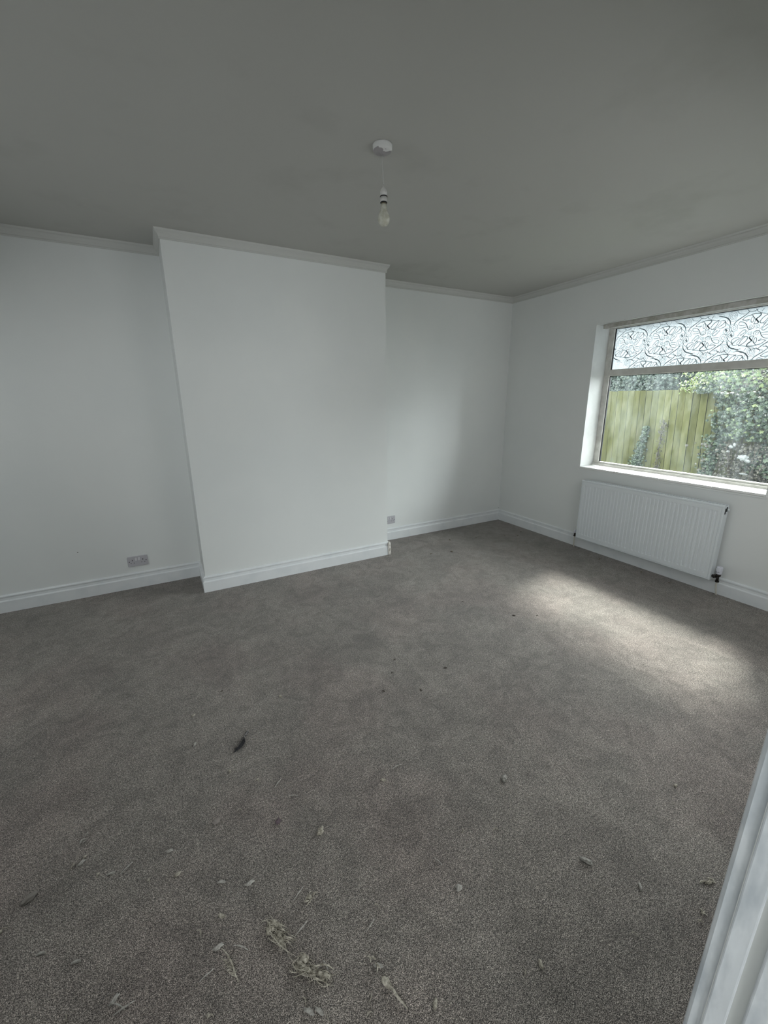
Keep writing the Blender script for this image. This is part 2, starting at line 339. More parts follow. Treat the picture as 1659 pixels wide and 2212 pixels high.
MO = [spiral(580, 345, 92, 3.1, .12, .5), spiral(632, 548, 84, 2.3, .16, 2.5), spiral(1372, 470, 82, 1.9, .2, -1),
      cat([(1330, 470), (1350, 440), (1365, 480), (1385, 450)], 5, 5, 16),
      cat([(850, 262), (780, 330), (690, 400), (640, 445), (618, 500)], 6, 5, 15),
      cat([(1170, 215), (1240, 225), (1330, 245), (1395, 300), (1418, 370)], 6, 7, 22),
      cat([(1300, 290), (1340, 340), (1400, 380), (1412, 420)], 4),
      cat([(750, 405), (820, 345), (900, 322), (945, 375), (935, 440), (905, 430), (900, 380), (930, 350), (975, 400), (960, 470)], 7, 5),
      cat([(750, 405), (810, 410), (870, 395), (820, 440)], 10, 3),
      cat([(860, 330), (950, 298), (1045, 295), (1038, 335), (985, 390), (1032, 432), (1015, 462), (950, 472)], 4, 5, 20),
      cat([(985, 385), (1005, 410), (1025, 440)], 14, 10, 16),
      cat([(1195, 285), (1120, 335), (1068, 400), (1062, 445), (1112, 445), (1165, 380), (1195, 285)], 9, 5, 9),
      cat([(1240, 320), (1150, 440), (1110, 455)], 4),
      cat([(1205, 312), (1270, 292), (1308, 310), (1255, 375), (1185, 425)], 4, 5, 9),
      cat([(1308, 320), (1332, 372), (1290, 415), (1205, 438)], 8, 3, 7),
      cat([(700, 475), (722, 440), (800, 452), (850, 500), (880, 552), (925, 562), (975, 528), (968, 490)], 4, 4, 8),
      cat([(700, 475), (720, 500), (790, 500), (850, 480)], 3),
      cat([(720, 545), (790, 540), (860, 520)], 3, 3, 5),
      spiral(925, 515, 40, 1.4, .2, 1), spiral(1042, 512, 38, 1.5, .25, 2, 1.3), spiral(1185, 468, 12, 1, .2, 0, 1.6),
      cat([(1245, 450), (1215, 500), (1160, 560), (1120, 565), (1115, 535), (1155, 500), (1200, 470)], 4, 4, 6),
      cat([(1070, 560), (1120, 500), (1150, 455)], 3), cat([(1130, 480), (1160, 440)], 6),
      cat([(645, 262), (690, 300), (780, 305)], 3), cat([(800, 215), (840, 255), (930, 255), (990, 215)], 3, 3, 6),
      cat([(950, 215), (1000, 265), (1090, 290), (1180, 292)], 3, 4, 5), cat([(1080, 205), (1050, 260)], 3),
      cat([(1110, 170), (1180, 190), (1260, 175)], 3), cat([(480, 440), (500, 400)], 3)]
SC = .31 / 860.0
def place(strokes, ox, oy, rot=False):
    res = []
    for s in strokes:
        q = []
        for X, Y, ww in s:
            yy = Y + .150 * (X - 982)          # take the photo's slant out of the traced motif
            dx, dy = X - 982, 570 - yy
            if rot: dx, dy = -dx, -dy
            q.append((ox + dx * SC, oy + dy * SC * 1.12, ww * SC))
        res.append(q)
    return res
sw = MB(); pz0, pz1 = 1.764, WZ1 - .034; py0, py1 = WY0 - .066, WY1 + .066
def ribbon(q):
    run = []
    def flush(r):
        if len(r) < 2: return
        vs = []
        for i, (a, z, ww) in enumerate(r):
            p0 = r[max(i - 1, 0)]; p1 = r[min(i + 1, len(r) - 1)]; tx, tz = p1[0] - p0[0], p1[1] - p0[1]; l = math.hypot(tx, tz) or 1
            nx, nz_ = -tz / l * ww * .5, tx / l * ww * .5
            vs += [(GX + .0032, a + nx, z + nz_), (GX + .0032, a - nx, z - nz_)]
        sw.add(vs, [(2 * i, 2 * i + 1, 2 * i + 3, 2 * i + 2) for i in range(len(r) - 1)])
    for pt in q:
        if py1 < pt[0] < py0 and pz0 < pt[1] < pz1: run.append(pt)
        else: flush(run); run = []
    flush(run)
for i in range(-1, 7):                # y runs away from the corner towards negative y: mirror the traced x
    for row, (dz, sh) in enumerate(((1.972, 0), (1.972, 0), (1.706, .155))):
        for q in place(MO, 0, dz, rot=(row == 1)):
            ribbon([(-1.600 - (i - 0.0) * .31 - a - sh, z, 5.5 * SC + ww * .8) for a, z, ww in q])
so_ = sw.build('swirl_pattern', M_SWIRL, fp)
# sill: glazed tiles with a thin board under them
m = MB()
ys = [WY0, -1.47, -1.86, -2.25, WY1]
for a, b2 in zip(ys[:-1], ys[1:]): m.box(-.006, FX0 - .016, b2 + .001, a - .001, WZ0 - .02, WZ0)
ws = m.build('window_sill', M_SILL, wn, .005, seg=3)
m = MB(); m.box(-.004, 0.0, WY1 - .06, WY0 + .055, WZ0 - .034, WZ0 - .021); sb = m.build('sill_nosing', M_WALL, wn, .001)
m = MB(); random.seed(5)
for y, xq in ((-1.52, .10), (-1.60, .06), (-1.74, .09), (-1.83, .02), (-1.86, .05), (-2.30, .03), (-2.52, .05), (-1.20, .15), (-1.17, .12)):
    a = random.uniform(0, PI); l = random.uniform(.006, .016)
    c = Vector((xq, y, WZ0 + .0015)); dx = Vector((math.cos(a), math.sin(a), 0)) * l; dy = Vector((-math.sin(a), math.cos(a), 0)) * l * .3
    m.add([c - dx - dy, c + dx - dy * .4, c + dx + dy, c - dx + dy, c + Vector((0, 0, .002))], [(0, 1, 4), (1, 2, 4), (2, 3, 4), (3, 0, 4)])
pf = m.build('paint_flakes', mat('flake_brown', (.25, .21, .17), .8), wn)
# reveal plaster faces (thin skim inside the opening)
m = MB(); m.box(-.0005, FX0, WY0 - .002, WY0, WZ0, WZ1 - .002); m.box(-.0005, FX0, WY1, WY1 + .002, WZ0, WZ1 - .002); m.box(-.0005, FX0, WY1, WY0, WZ1 - .002, WZ1)
m.build('window_reveal', M_REVEAL, wn)
# vertical blind head rail fixed under the lintel
hr = empty('blind_rail', (.07, -1.84, WZ1 - .004), 'grey painted slotted blind head rail along the top of the window', 'blind rail')
m = MB(); ya, yb = -1.128 + 1.84, -2.56 + 1.84
m.box(-.022, -.018, yb, ya, -.036, 0); m.box(.018, .022, yb, ya, -.036, 0); m.box(-.018, .018, yb, ya, -.004, 0); m.box(-.018, -.006, yb, ya, -.036, -.033); m.box(.004, .018, yb, ya, -.036, -.033)
m.build('track', M_RAIL, hr)
k = 0; yy = ya - .05
while yy > yb + .03: m = MB(); m.box(-.008, .006, yy, yy - .022, -.0345, -.028); m.build('carrier', M_RAIL, hr); yy -= .062

# made-up frame round the left fill light, on solid wall outside the picture
w2 = empty('added_frame_left', (XL, -1.85, 0)); struct(w2)
m = MB(); m.box(0, .03, -1.22, -1.15, .95, 2.3); m.box(0, .03, 1.15, 1.22, .95, 2.3); m.box(0, .03, -1.15, 1.15, .95, 1.01); m.box(0, .03, -1.15, 1.15, 2.24, 2.3)
m.build('window_frame', M_FRAME, w2, .004)
# made-up frame round the front wall fill light, unseen, no opening behind
w3 = empty('added_frame_front', (-1.4, YF, 0)); struct(w3)
m = MB(); m.box(-.87, -.81, 0, .03, .75, 2.16); m.box(.81, .87, 0, .03, .75, 2.16); m.box(-.81, .81, 0, .03, .75, .80); m.box(-.81, .81, 0, .03, 2.11, 2.16)
m.build('window_frame', M_FRAME, w3, .004)
# ------------------------------------------------------------------ radiator
RY0, RY1, RZ0, RZ1, RX0, RX1 = -1.202, -2.398, .120, .718, -.100, -.030
rd = empty('radiator', (-.065, -1.8, RZ0), 'white fluted panel radiator on the wall beneath the window', 'radiator')
RO = Vector((-.065, -1.8, RZ0))
def rb(name, mt_, dims, parent=rd, bevel=.0015):
    x0, x1, y0, y1, z0, z1 = dims; m = MB(); m.box(x0 - RO.x, x1 - RO.x, y0 - RO.y, y1 - RO.y, z0 - RO.z, z1 - RO.z); return m.build(name, mt_, parent, bevel)
# front panel: pressed sheet with sunk vertical flutes
npit = 36; marg = .028; pit = (RY0 - RY1 - 2 * marg) / npit
yc = []   # (y, depth)
yy = RY0
yc.append((RY0, .004)); yc.append((RY0 - .004, 0)); yc.append((RY0 - .0125, 0)); yc.append((RY0 - .0145, .0035)); yc.append((RY0 - .0165, 0))
for k in range(npit):
    a = RY0 - marg - k * pit
    yc += [(a - pit * .22, 0), (a - pit * .30, .0042), (a - pit * .70, .0042), (a - pit * .78, 0)]
yc += [(RY1 + .0165, 0), (RY1 + .0145, .0035), (RY1 + .0125, 0), (RY1 + .004, 0), (RY1, .004)]
zc = [(RZ0, 'e'), (RZ0 + .004, 'r'), (RZ0 + .0125, 'r'), (RZ0 + .0145, 'g'), (RZ0 + .0165, 'r'), (RZ0 + .046, 'r'), (RZ0 + .054, 'f'), (RZ1 - .0485, 'f'), (RZ1 - .046, 'r'),
      (RZ1 - .0165, 'r'), (RZ1 - .0145, 'g'), (RZ1 - .0125, 'r'), (RZ1 - .004, 'r'), (RZ1, 'e')]
vs = []
ny = len(yc)
for z, kd in zc:
    for i, (y, dp) in enumerate(yc):
        edge = i < 5 or i >= ny - 5
        if kd == 'e': dd = .004
        elif kd == 'g': dd = .0035 if 3 <= i <= ny - 4 else (dp if i in (0, ny - 1) else 0)
        elif kd == 'f': dd = dp
        else: dd = dp if i in (0, ny - 1) else (dp if (edge and RZ0 + .013 < z < RZ1 - .013) else 0)
        vs.append((RX0 + dd - RO.x, y - RO.y, z - RO.z))
m = MB(); m.add(vs, [(j * ny + i, (j + 1) * ny + i, (j + 1) * ny + i + 1, j * ny + i + 1) for j in range(len(zc) - 1) for i in range(ny - 1)])
m.build('front_panel', M_RAD, rd)
rb('back_panel', M_RAD, (-.042, RX1, RY0 - .01, RY1 + .01, RZ0 + .005, RZ1 - .008))
m = MB()
for k in range(66):
    y = RY0 - .02 - k * (RY0 - RY1 - .04) / 65; m.box(-.088 - RO.x, -.044 - RO.x, y - .0012 - RO.y, y + .0012 - RO.y, .02, RZ1 - RZ0 - .03)
m.build('convector_fins', M_RADIN, rd)
m = MB()   # top grille: two rails with cross slats
m.box(RX0 + .003 - RO.x, RX0 + .012 - RO.x, RY1 - RO.y, RY0 - RO.y, RZ1 - RZ0 - .006, RZ1 - RZ0 + .0005); m.box(-.040 - RO.x, RX1 - RO.x, RY1 - RO.y, RY0 - RO.y, RZ1 - RZ0 - .006, RZ1 - RZ0)
k = 0; y = RY0 - .03
while y > RY1 + .02: m.box(RX0 + .012 - RO.x, -.040 - RO.x, y - RO.y, y - .009 - RO.y, RZ1 - RZ0 - .006, RZ1 - RZ0 - .002); y -= .022
m.build('top_grille', M_RAD, rd)
for y0, y1 in ((RY0 - .001, RY0 - .004), (RY1 + .004, RY1 + .001)):
    sgn = 1 if y0 > -1.5 else -1
    m = MB(); m.box(RX0 + .003 - RO.x, RX1 - RO.x, y0 - RO.y, y1 - RO.y, 0, RZ1 - RZ0 - .002)
    sp = m.build('side_panel', M_RAD, rd, .001)
    ye = max(y0, y1) if sgn > 0 else min(y0, y1)
    m = MB(); m.box(-.078 - RO.x, -.066 - RO.x, ye - RO.y - .002, ye - RO.y + .002, .530, .575); m.box(-.060 - RO.x, -.048 - RO.x, ye - RO.y - .002, ye - RO.y + .002, .548, .585)
    m.build('side_slot', M_DARK, sp)
    m = MB(); m.tube([(-.042 - RO.x, ye - RO.y, .560), (-.042 - RO.x, ye - RO.y + sgn * .012, .560)], [.009, .008], 12); m.build('bleed_plug', M_RAD, sp)
# thermostatic valve at the right, lockshield at the left
VX = -.062
tv = MB(); V = Vector((VX, -2.436, 0)) - RO
def vp(x, y, z): return (V.x + x, V.y + y, z - RZ0 + 0 if False else z + V.z)
tv.tube([vp(0, .040, .152), vp(0, .012, .152)], [.011, .011], 12); tv.tube([vp(0, .030, .152), vp(0, .020, .152)], [.0155, .0155], 6, smooth=False)
tv.tube([vp(0, .012, .152), vp(0, -.006, .152)], .009, 12)
tv.tube([vp(0, 0, .116), vp(0, 0, .172)], .0095, 12); tv.tube([vp(0, 0, .112), vp(0, 0, .126)], .0145, 6, smooth=False); tv.tube([vp(0, 0, .162), vp(0, 0, .180)], .017, 12)
tvo = tv.build('thermostatic_valve', M_BRASS, rd); tvo['label'] = 'dark metal valve body'
hd = MB(); prof = []
n = 48; zz = [(.180, .0165), (.184, .0185), (.222, .0205), (.234, .0200), (.2385, .0165)]
vs = []
for z, r in zz:
    for k in range(n):
        a = 2 * PI * k / n; rr = r * (1 - (.05 if (k % 4 == 0 and z < .235) else 0)); vs.append(vp(rr * math.cos(a), rr * math.sin(a), z))
hd.add(vs, [(i * n + k, i * n + (k + 1) % n, (i + 1) * n + (k + 1) % n, (i + 1) * n + k) for i in range(len(zz) - 1) for k in range(n)] + [tuple(range(n))[::-1], tuple((len(zz) - 1) * n + k for k in range(n))])
ho = hd.build('valve_head', M_TRV, tvo); ho['label'] = 'white ribbed thermostatic head'
for ang, z in ((150, .200), (195, .200), (168, .192), (120, .229)):
    a = math.radians(ang); c = Vector(vp(math.cos(a) * .0198, math.sin(a) * .0198, z)); t = Vector((-math.sin(a), math.cos(a), 0)); nrm = Vector((math.cos(a), math.sin(a), 0))
    q = [c - t * .0045 - Vector((0, 0, .0013)), c + t * .0045 - Vector((0, 0, .0013)), c + t * .0045 + Vector((0, 0, .0013)), c - t * .0045 + Vector((0, 0, .0013))]
    q += [p_ + nrm * .0012 for p_ in q]
    m = MB(); m.add(q, [(0, 1, 2, 3), (4, 5, 6, 7), (0, 1, 5, 4), (1, 2, 6, 5), (2, 3, 7, 6), (3, 0, 4, 7)]); m.build('head_marking', M_DARK, tvo)
m = MB(); m.tube([vp(0, 0, .114), vp(.002, .001, .085), vp(.006, -.002, .05), vp(.010, -.006, .02), vp(.011, -.008, -.004)], .0068, 12)
m.build('pipe', M_PIPE, tvo)
lk = MB(); V = Vector((VX, -1.166, 0)) - RO
lk.tube([vp(0, -.034, .142), vp(0, 0, .142)], .0085, 12); lk.tube([vp(0, 0, .118), vp(0, 0, .152)], .0095, 12); lk.tube([vp(0, 0, .116), vp(0, 0, .128)], .0125, 6, smooth=False)
lo = lk.build('lockshield_valve', M_BRASS, rd); lo['label'] = 'dark metal valve body'
m = MB(); m.tube([vp(0, 0, .152), vp(0, 0, .154), vp(0, 0, .184), vp(0, 0, .187)], [.010, .0125, .0115, .009], 16); m.build('valve_cap', M_TRV, lo)
m = MB(); m.tube([vp(0, 0, .118), vp(.001, 0, .06), vp(.003, 0, -.004)], .0068, 12); m.build('pipe', M_PIPE, lo)

# ------------------------------------------------------------------ double sockets
def socket(cx, cz, label):
    r = empty('double_socket', (cx, 0, cz), label, 'socket', 'double wall sockets')
    out_ = []
    for cx_, cz_, a0 in ((.066, .036, 0), (-.066, .036, 90), (-.066, -.036, 180), (.066, -.036, 270)):
        for q in range(6): a = math.radians(a0 + q * 18); out_.append((cx_, cz_, math.cos(a), math.sin(a)))
    rings = [(.0070, 0), (.0070, -.0075), (.0058, -.0092), (.0040, -.0098)]; k = len(out_); vs = []
    for rr, y in rings: vs += [(a + u * rr, y, b + v * rr) for a, b, u, v in out_]
    m = MB(); m.add(vs, [(i * k + q, i * k + (q + 1) % k, (i + 1) * k + (q + 1) % k, (i + 1) * k + q) for i in range(3) for q in range(k)] + [tuple(3 * k + q for q in range(k))])
    m.build('face_plate', M_PLATE, r)
    for sx_ in (-.0105, .0105):
        m = MB(); m.add([(sx_ - .0075, -.0095, .006), (sx_ + .0075, -.0095, .006), (sx_ + .0075, -.0155, .006), (sx_ - .0075, -.0155, .006),
                         (sx_ - .0075, -.0095, .031), (sx_ + .0075, -.0095, .031), (sx_ + .0075, -.0112, .031), (sx_ - .0075, -.0112, .031)],
                        [(0, 1, 2, 3), (4, 7, 6, 5), (3, 2, 6, 7), (0, 3, 7, 4), (1, 5, 6, 2), (0, 4, 5, 1)])
        m.build('switch', M_SWITCH, r, .001)
    for s_ in (-1, 1):
        m = MB(); c = s_ * .038
        m.box(c - .0028, c + .0028, -.0106, -.009, .006, .015); m.box(c - .014, c - .008, -.0106, -.009, -.015, -.0105); m.box(c + .008, c + .014, -.0106, -.009, -.015, -.0105)
        m.build('socket_outlet', M_DARK, r)
        m = MB(); m.tube([(s_ * .0605, -.0092, .0), (s_ * .0605, -.0108, .0)], .0036, 12); m.build('screw', M_DARK, r)
    return r
socket(-4.016, .230, 'grey double wall socket above the skirting left of the chimney breast')
socket(-1.621, .226, 'grey double wall socket partly hidden by the right side of the chimney breast')

# ------------------------------------------------------------------ pendant light
PX, PY = -2.677, -1.862
pe = empty('pendant_light', (PX, PY, H), 'bare bulb hanging on a short white flex from the ceiling rose', 'ceiling light')
m = MB(); m.lathe([(.0435, 0), (.0435, -.004), (.0425, -.018), (.0395, -.0245), (.034, -.0265), (.010, -.028), (.0085, -.034), (.0055, -.037)], n=40)
m.build('ceiling_rose', M_ROSE, pe)
m = MB(); m.tube([(0, 0, -.034), (-.002, .001, -.055), (-.0015, 0, -.085), (.001, 0, -.112), (.003, 0, -.136), (.004, 0, -.157)], .0032, 10); m.build('flex', M_CABLE, pe)
lh = MB(); lh.lathe([(.0035, -.149), (.0045, -.159), (.012, -.167), (.0155, -.177), (.0160, -.194)], (.004, 0, 0)); lho = lh.build('lamp_holder', M_HOLD, pe)
m = MB(); m.lathe([(.0168, -.1942), (.0174, -.195), (.0174, -.1972), (.0165, -.198)], (.004, 0, 0)); m.build('shade_ring', M_DARK, lho)
m = MB(); m.lathe([(.0155, -.1975), (.0158, -.214), (.0150, -.2175)], (.004, 0, 0)); m.build('holder_skirt', M_HOLD, lho)
m = MB(); m.lathe([(.0150, -.2170), (.0160, -.218), (.0160, -.2205), (.0150, -.2215)], (.004, 0, 0)); m.build('shade_ring', M_DARK, lho)
M_CAP = mat('bulb_cap', (.22, .19, .12), .4, metal=.6)
bulb = MB(); M_BULB = mat('dusty_bulb', (.60, .60, .52), .25)
noisy(M_BULB, 60, (.50, .49, .40), (.62, .62, .55), lo=.4, hi=.6)
bulb.lathe([(.0125, -.226), (.0132, -.234), (.0150, -.244), (.0185, -.254), (.0240, -.266), (.0272, -.277), (.0278, -.286), (.0255, -.297), (.0205, -.306), (.0130, -.3125), (.004, -.3145)], (.004, 0, 0))
bo = bulb.build('bulb', M_BULB, pe)
m = MB(); m.lathe([(.0118, -.2205), (.0122, -.2265)], (.004, 0, 0)); m.build('bulb_cap', M_CAP, bo)

# ------------------------------------------------------------------ things lying on the carpet
M_FIB = mat('pale_fibre', rough=.9, spec=.1); noisy(M_FIB, 90, (.22, .20, .16), (.56, .52, .44), lo=.35, hi=.6)
M_PALE = mat('pale_scrap', rough=.8, spec=.2); noisy(M_PALE, 120, (.26, .245, .22), (.52, .50, .46))
M_BROWN = mat('brown_crumb', (.10, .085, .07), .9)
M_BLACK = mat('black_feather', (.010, .010, .013), .45)
M_SHAFT = mat('feather_shaft', (.22, .22, .24), .4)
# feather
fe = empty('feather', (-3.580, -2.125, .004), 'single black feather lying on the carpet in the left of the room', 'feather')
A = Vector((.040, .048, .006)); B = Vector((-.042, -.049, .003)); dr = (B - A); ln_ = dr.length; dn = dr.normalized(); sd_ = Vector((-dn.y, dn.x, 0))   # sd_ points to the camera's right
def shaft(t): return A + dr * t + sd_ * (.006 * math.sin(PI * t)) + Vector((0, 0, .003 * math.sin(PI * t)))
m = MB(); m.tube([shaft(t / 12) for t in range(13)], [.0013 - .0008 * t / 12 for t in range(13)], 6); m.build('shaft', M_SHAFT, fe)
vane = MB(); n = 40
up_, lo_ = [], []
for i in range(n + 1):
    t = .34 + .66 * i / n; s = i / n; wd = .0215 * math.sin(PI * min(1, s * .93 + .07)) ** .55 * (1 - .35 * s); base = shaft(t)
    tip = base + sd_ * wd + dn * .010 * (1 - s) + Vector((0, 0, .001 + .0015 * math.sin(i * 1.3)))
    up_.append(base); lo_.append(tip)
vane.add(up_ + lo_ + [v + Vector((0, 0, .0012)) for v in up_ + lo_], [(i, i + 1, n + 2 + i, n + 1 + i) for i in range(n)] + [(2 * n + 2 + i, 3 * n + 3 + i, 3 * n + 4 + i, 2 * n + 3 + i) for i in range(n)] + [(n + 1 + i, n + 2 + i, 3 * n + 4 + i, 3 * n + 3 + i) for i in range(n)])
vane.build('broad_vane', M_BLACK, fe)
nv = MB(); random.seed(2)
for i in range(60):
    t = .05 + .85 * random.random(); b0 = shaft(t); s = -1 if (t > .34 or random.random() < .5) else 1
    l = (.009 if t > .34 else .013) * random.uniform(.5, 1.1)
    tip = b0 + sd_ * s * l + dn * random.uniform(-.004, .009) + Vector((0, 0, random.uniform(-.002, .004)))
    md = (b0 + tip) / 2 + Vector((0, 0, .002)); nv.tube([b0, md, tip], [.0007, .0006, .0003], 4)
nv.build('loose_barbs', M_BLACK, fe)

def strand(m, p, ang, ln2, curl, r, lift=.004, seed=0, n=14):
    rg = random.Random(seed); q = []; x, y = p[0] - math.cos(ang) * ln2 / 2, p[1] - math.sin(ang) * ln2 / 2; a = ang - curl / 2
    for i in range(n + 1):
        q.append((x, y, max(.0015, p[2] + lift * math.sin(PI * i / n) + rg.uniform(-1, 1) * r * .5))); a += curl / n + rg.uniform(-.12, .12)
        x += math.cos(a) * ln2 / n; y += math.sin(a) * ln2 / n
    m.tube(q, [r * (.35 + .65 * math.sin(PI * min(max(i / n, .06), .96))) for i in range(n + 1)], 5)
def clump(seed, length, width, cnt, r, curl=1.4, ang=0, lump=True):
    rg = random.Random(seed); m = MB()
    for i in range(cnt):
        u = rg.uniform(-.5, .5); v = rg.uniform(-.5, .5)
        p = (u * length * math.cos(ang) - v * width * math.sin(ang), u * length * math.sin(ang) + v * width * math.cos(ang), rg.uniform(.001, .009 if lump else .003))
        strand(m, p, ang + rg.uniform(-.7, .7), rg.uniform(.35, .75) * length * .8, rg.uniform(-curl, curl), r * rg.uniform(.6, 1.3), rg.uniform(.002, .010 if lump else .003), rg.random())
    return m
def lumpmesh(m, c, sx_, sy_, sz_, seed):
    rg = random.Random(seed); bm = bmesh.new(); bmesh.ops.create_icosphere(bm, subdivisions=3, radius=1)
    o = Vector((rg.random() * 9, rg.random() * 9, 3)); vs = []
    for v in bm.verts:
        k = 1 + .6 * noise.noise(v.co * 1.8 + o) + .45 * noise.noise(v.co * 4.5 + o); vs.append((c[0] + v.co.x * sx_ * k, c[1] + v.co.y * sy_ * k, max(.0005, c[2] + v.co.z * sz_ * k)))
    m.add(vs, [tuple(v.index for v in f.verts) for f in bm.faces], True); bm.free()
# the larger pieces, each its own shape: position, angle, mesh
def thing(name, m, mt_, x, y, label, cat_, rz=0, group=None):
    o = m.build(name, mt_, None, loc=(x, y, 0)); o.rotation_euler = (0, 0, rz); tag(o, label, cat_, group); return o
G = 'tufts and scraps of fibre on the carpet'
m = clump(11, .085, .026, 60, .0011, 2.6); rgl = random.Random(1)
for q in range(9): lumpmesh(m, (rgl.uniform(-.04, .04), rgl.uniform(-.010, .010), .006), rgl.uniform(.005, .010), rgl.uniform(.004, .007), .006, q)
strand(m, (.02, .0, .006), .2, .11, .6, .0014, .008, 4); lumpmesh(m, (-.03, .012, .006), .010, .007, .006, 1); lumpmesh(m, (-.03, -.012, .006), .009, .006, .007, 2)
thing('fibre_tangle', m, M_FIB, -3.612, -2.905, 'large tangle of pale carpet fibre, upper of the two big tangles near the doorway', 'fibre tangle', math.radians(-62), G)
m = clump(12, .095, .022, 64, .0011, 2.6)
for q in range(10): lumpmesh(m, (rgl.uniform(-.045, .045), rgl.uniform(-.009, .009), .006), rgl.uniform(.005, .011), rgl.uniform(.004, .007), .006, q + 20)
lumpmesh(m, (-.035, .016, .007), .014, .009, .008, 5); strand(m, (.025, .010, .008), .1, .06, -.8, .0022, .009, 6)
thing('fibre_tangle', m, M_FIB, -3.552, -3.032, 'large tangle of pale carpet fibre, lower of the two big tangles near the doorway', 'fibre tangle', math.radians(-48), G)
m = MB(); strand(m, (.002, .002, .003), 0, .105, -.35, .0024, .007, 3, 20)
for i in range(22): strand(m, (-.022 + i * .0025, -.006 + (i % 4) * .002, .003), .3 + (i % 5) * .3, .018, 1.6, .0009, .005, i)
thing('fibre_strand', m, M_FIB, -3.747, -2.905, 'long curled pale strand left of the two big fibre tangles', 'fibre strand', math.radians(-70), G)
m = MB(); strand(m, (.010, 0, .003), 0, .085, .25, .0032, .006, 9, 16); lumpmesh(m, (-.022, 0, .004), .016, .008, .005, 7)
thing('fibre_scrap', m, M_FIB, -3.377, -3.165, 'flat tapering strip of pale fibre at the bottom middle of the carpet', 'fibre scrap', math.radians(-68), G)
m = clump(15, .034, .014, 6, .0022); thing('fibre_tuft', m, M_FIB, -3.393, -3.092, 'small upright tuft just above the flat tapering fibre strip', 'fibre tuft', math.radians(-75), G)
m = clump(16, .036, .022, 9, .002); lumpmesh(m, (-.008, .004, .006), .008, .007, .006, 3); thing('fibre_tuft', m, M_FIB, -3.496, -2.862, 'fluffy pale tuft behind the two big fibre tangles', 'fibre tuft', .3, G)
m = MB(); lumpmesh(m, (0, 0, .005), .017, .008, .006, 4); thing('pale_chip', m, M_PALE, -2.653, -3.208, 'bright pale oval chip on the carpet towards the door frame', 'chip', math.radians(-60))
m = MB(); lumpmesh(m, (0, 0, .004), .010, .008, .005, 8); thing('pale_chip', m, M_PALE, -3.077, -3.063, 'small white chip on the bare carpet in the lower middle', 'chip', .2)
m = MB(); lumpmesh(m, (0, 0, .005), .013, .009, .007, 9); strand(m, (0, 0, .004), 1, .03, 1, .0015, .006, 3); thing('fibre_tuft', m, M_PALE, -2.672, -2.845, 'pale tuft with a dark hollow beside it, mid carpet right', 'fibre tuft', .5, G)
m = clump(19, .05, .014, 7, .0024, lump=False); thing('fibre_scrap', m, M_FIB, -2.364, -3.436, 'broken pale fibre scrap against the door frame foot', 'fibre scrap', math.radians(-30), G)
m = clump(20, .04, .010, 5, .0022, lump=False); thing('fibre_scrap', m, M_FIB, -2.489, -3.470, 'short pale fibre scrap nearest the door frame edge', 'fibre scrap', math.radians(10), G)
m = clump(21, .036, .012, 6, .002); thing('fibre_scrap', m, M_PALE, -4.149, -2.302, 'pale two-pronged scrap on the carpet at far left', 'fibre scrap', math.radians(50), G)
m = MB(); lumpmesh(m, (0, 0, .006), .020, .010, .008, 12); thing('leaf_curl', m, mat('dull_leaf', (.22, .20, .18), .8), -4.275, -2.437, 'curled dull brown leaf at the lower left edge of the carpet', 'leaf', math.radians(35))
m = MB(); lumpmesh(m, (0, 0, .006), .012, .010, .008, 13); lumpmesh(m, (.012, .004, .003), .008, .006, .004, 14); thing('fibre_tuft', m, M_FIB, -3.404, -2.684, 'pale folded scrap with a dark shadow, right of the small brown crumbs', 'fibre tuft', .6, G)
m = MB(); lumpmesh(m, (0, 0, .006), .013, .010, .009, 15); thing('crumb', m, mat('grey_crumb', (.26, .23, .21), .9), -3.728, -2.463, 'grey brown crumb below the black feather', 'crumb', .1)
m = MB(); lumpmesh(m, (0, 0, .005), .010, .007, .007, 16); strand(m, (.008, .006, .004), .8, .03, 1, .0014, .006, 5); thing('crumb', m, mat('plum_crumb', (.12, .09, .10), .9), -3.528, -2.573, 'dark crumb with a pale thread, left of the folded scrap', 'crumb', .4)
m = MB(); strand(m, (0, 0, .002), 0, .09, .9, .0009, .003, 15, 18); thing('thread', m, M_FIB, -3.524, -3.150, 'thin curved thread at the very bottom of the carpet', 'thread', math.radians(-60))
m = MB(); strand(m, (0, 0, .002), 0, .10, .5, .0009, .003, 17, 18); thing('thread', m, M_FIB, -3.590, -2.975, 'thin thread linking the two big fibre tangles', 'thread', math.radians(-72))
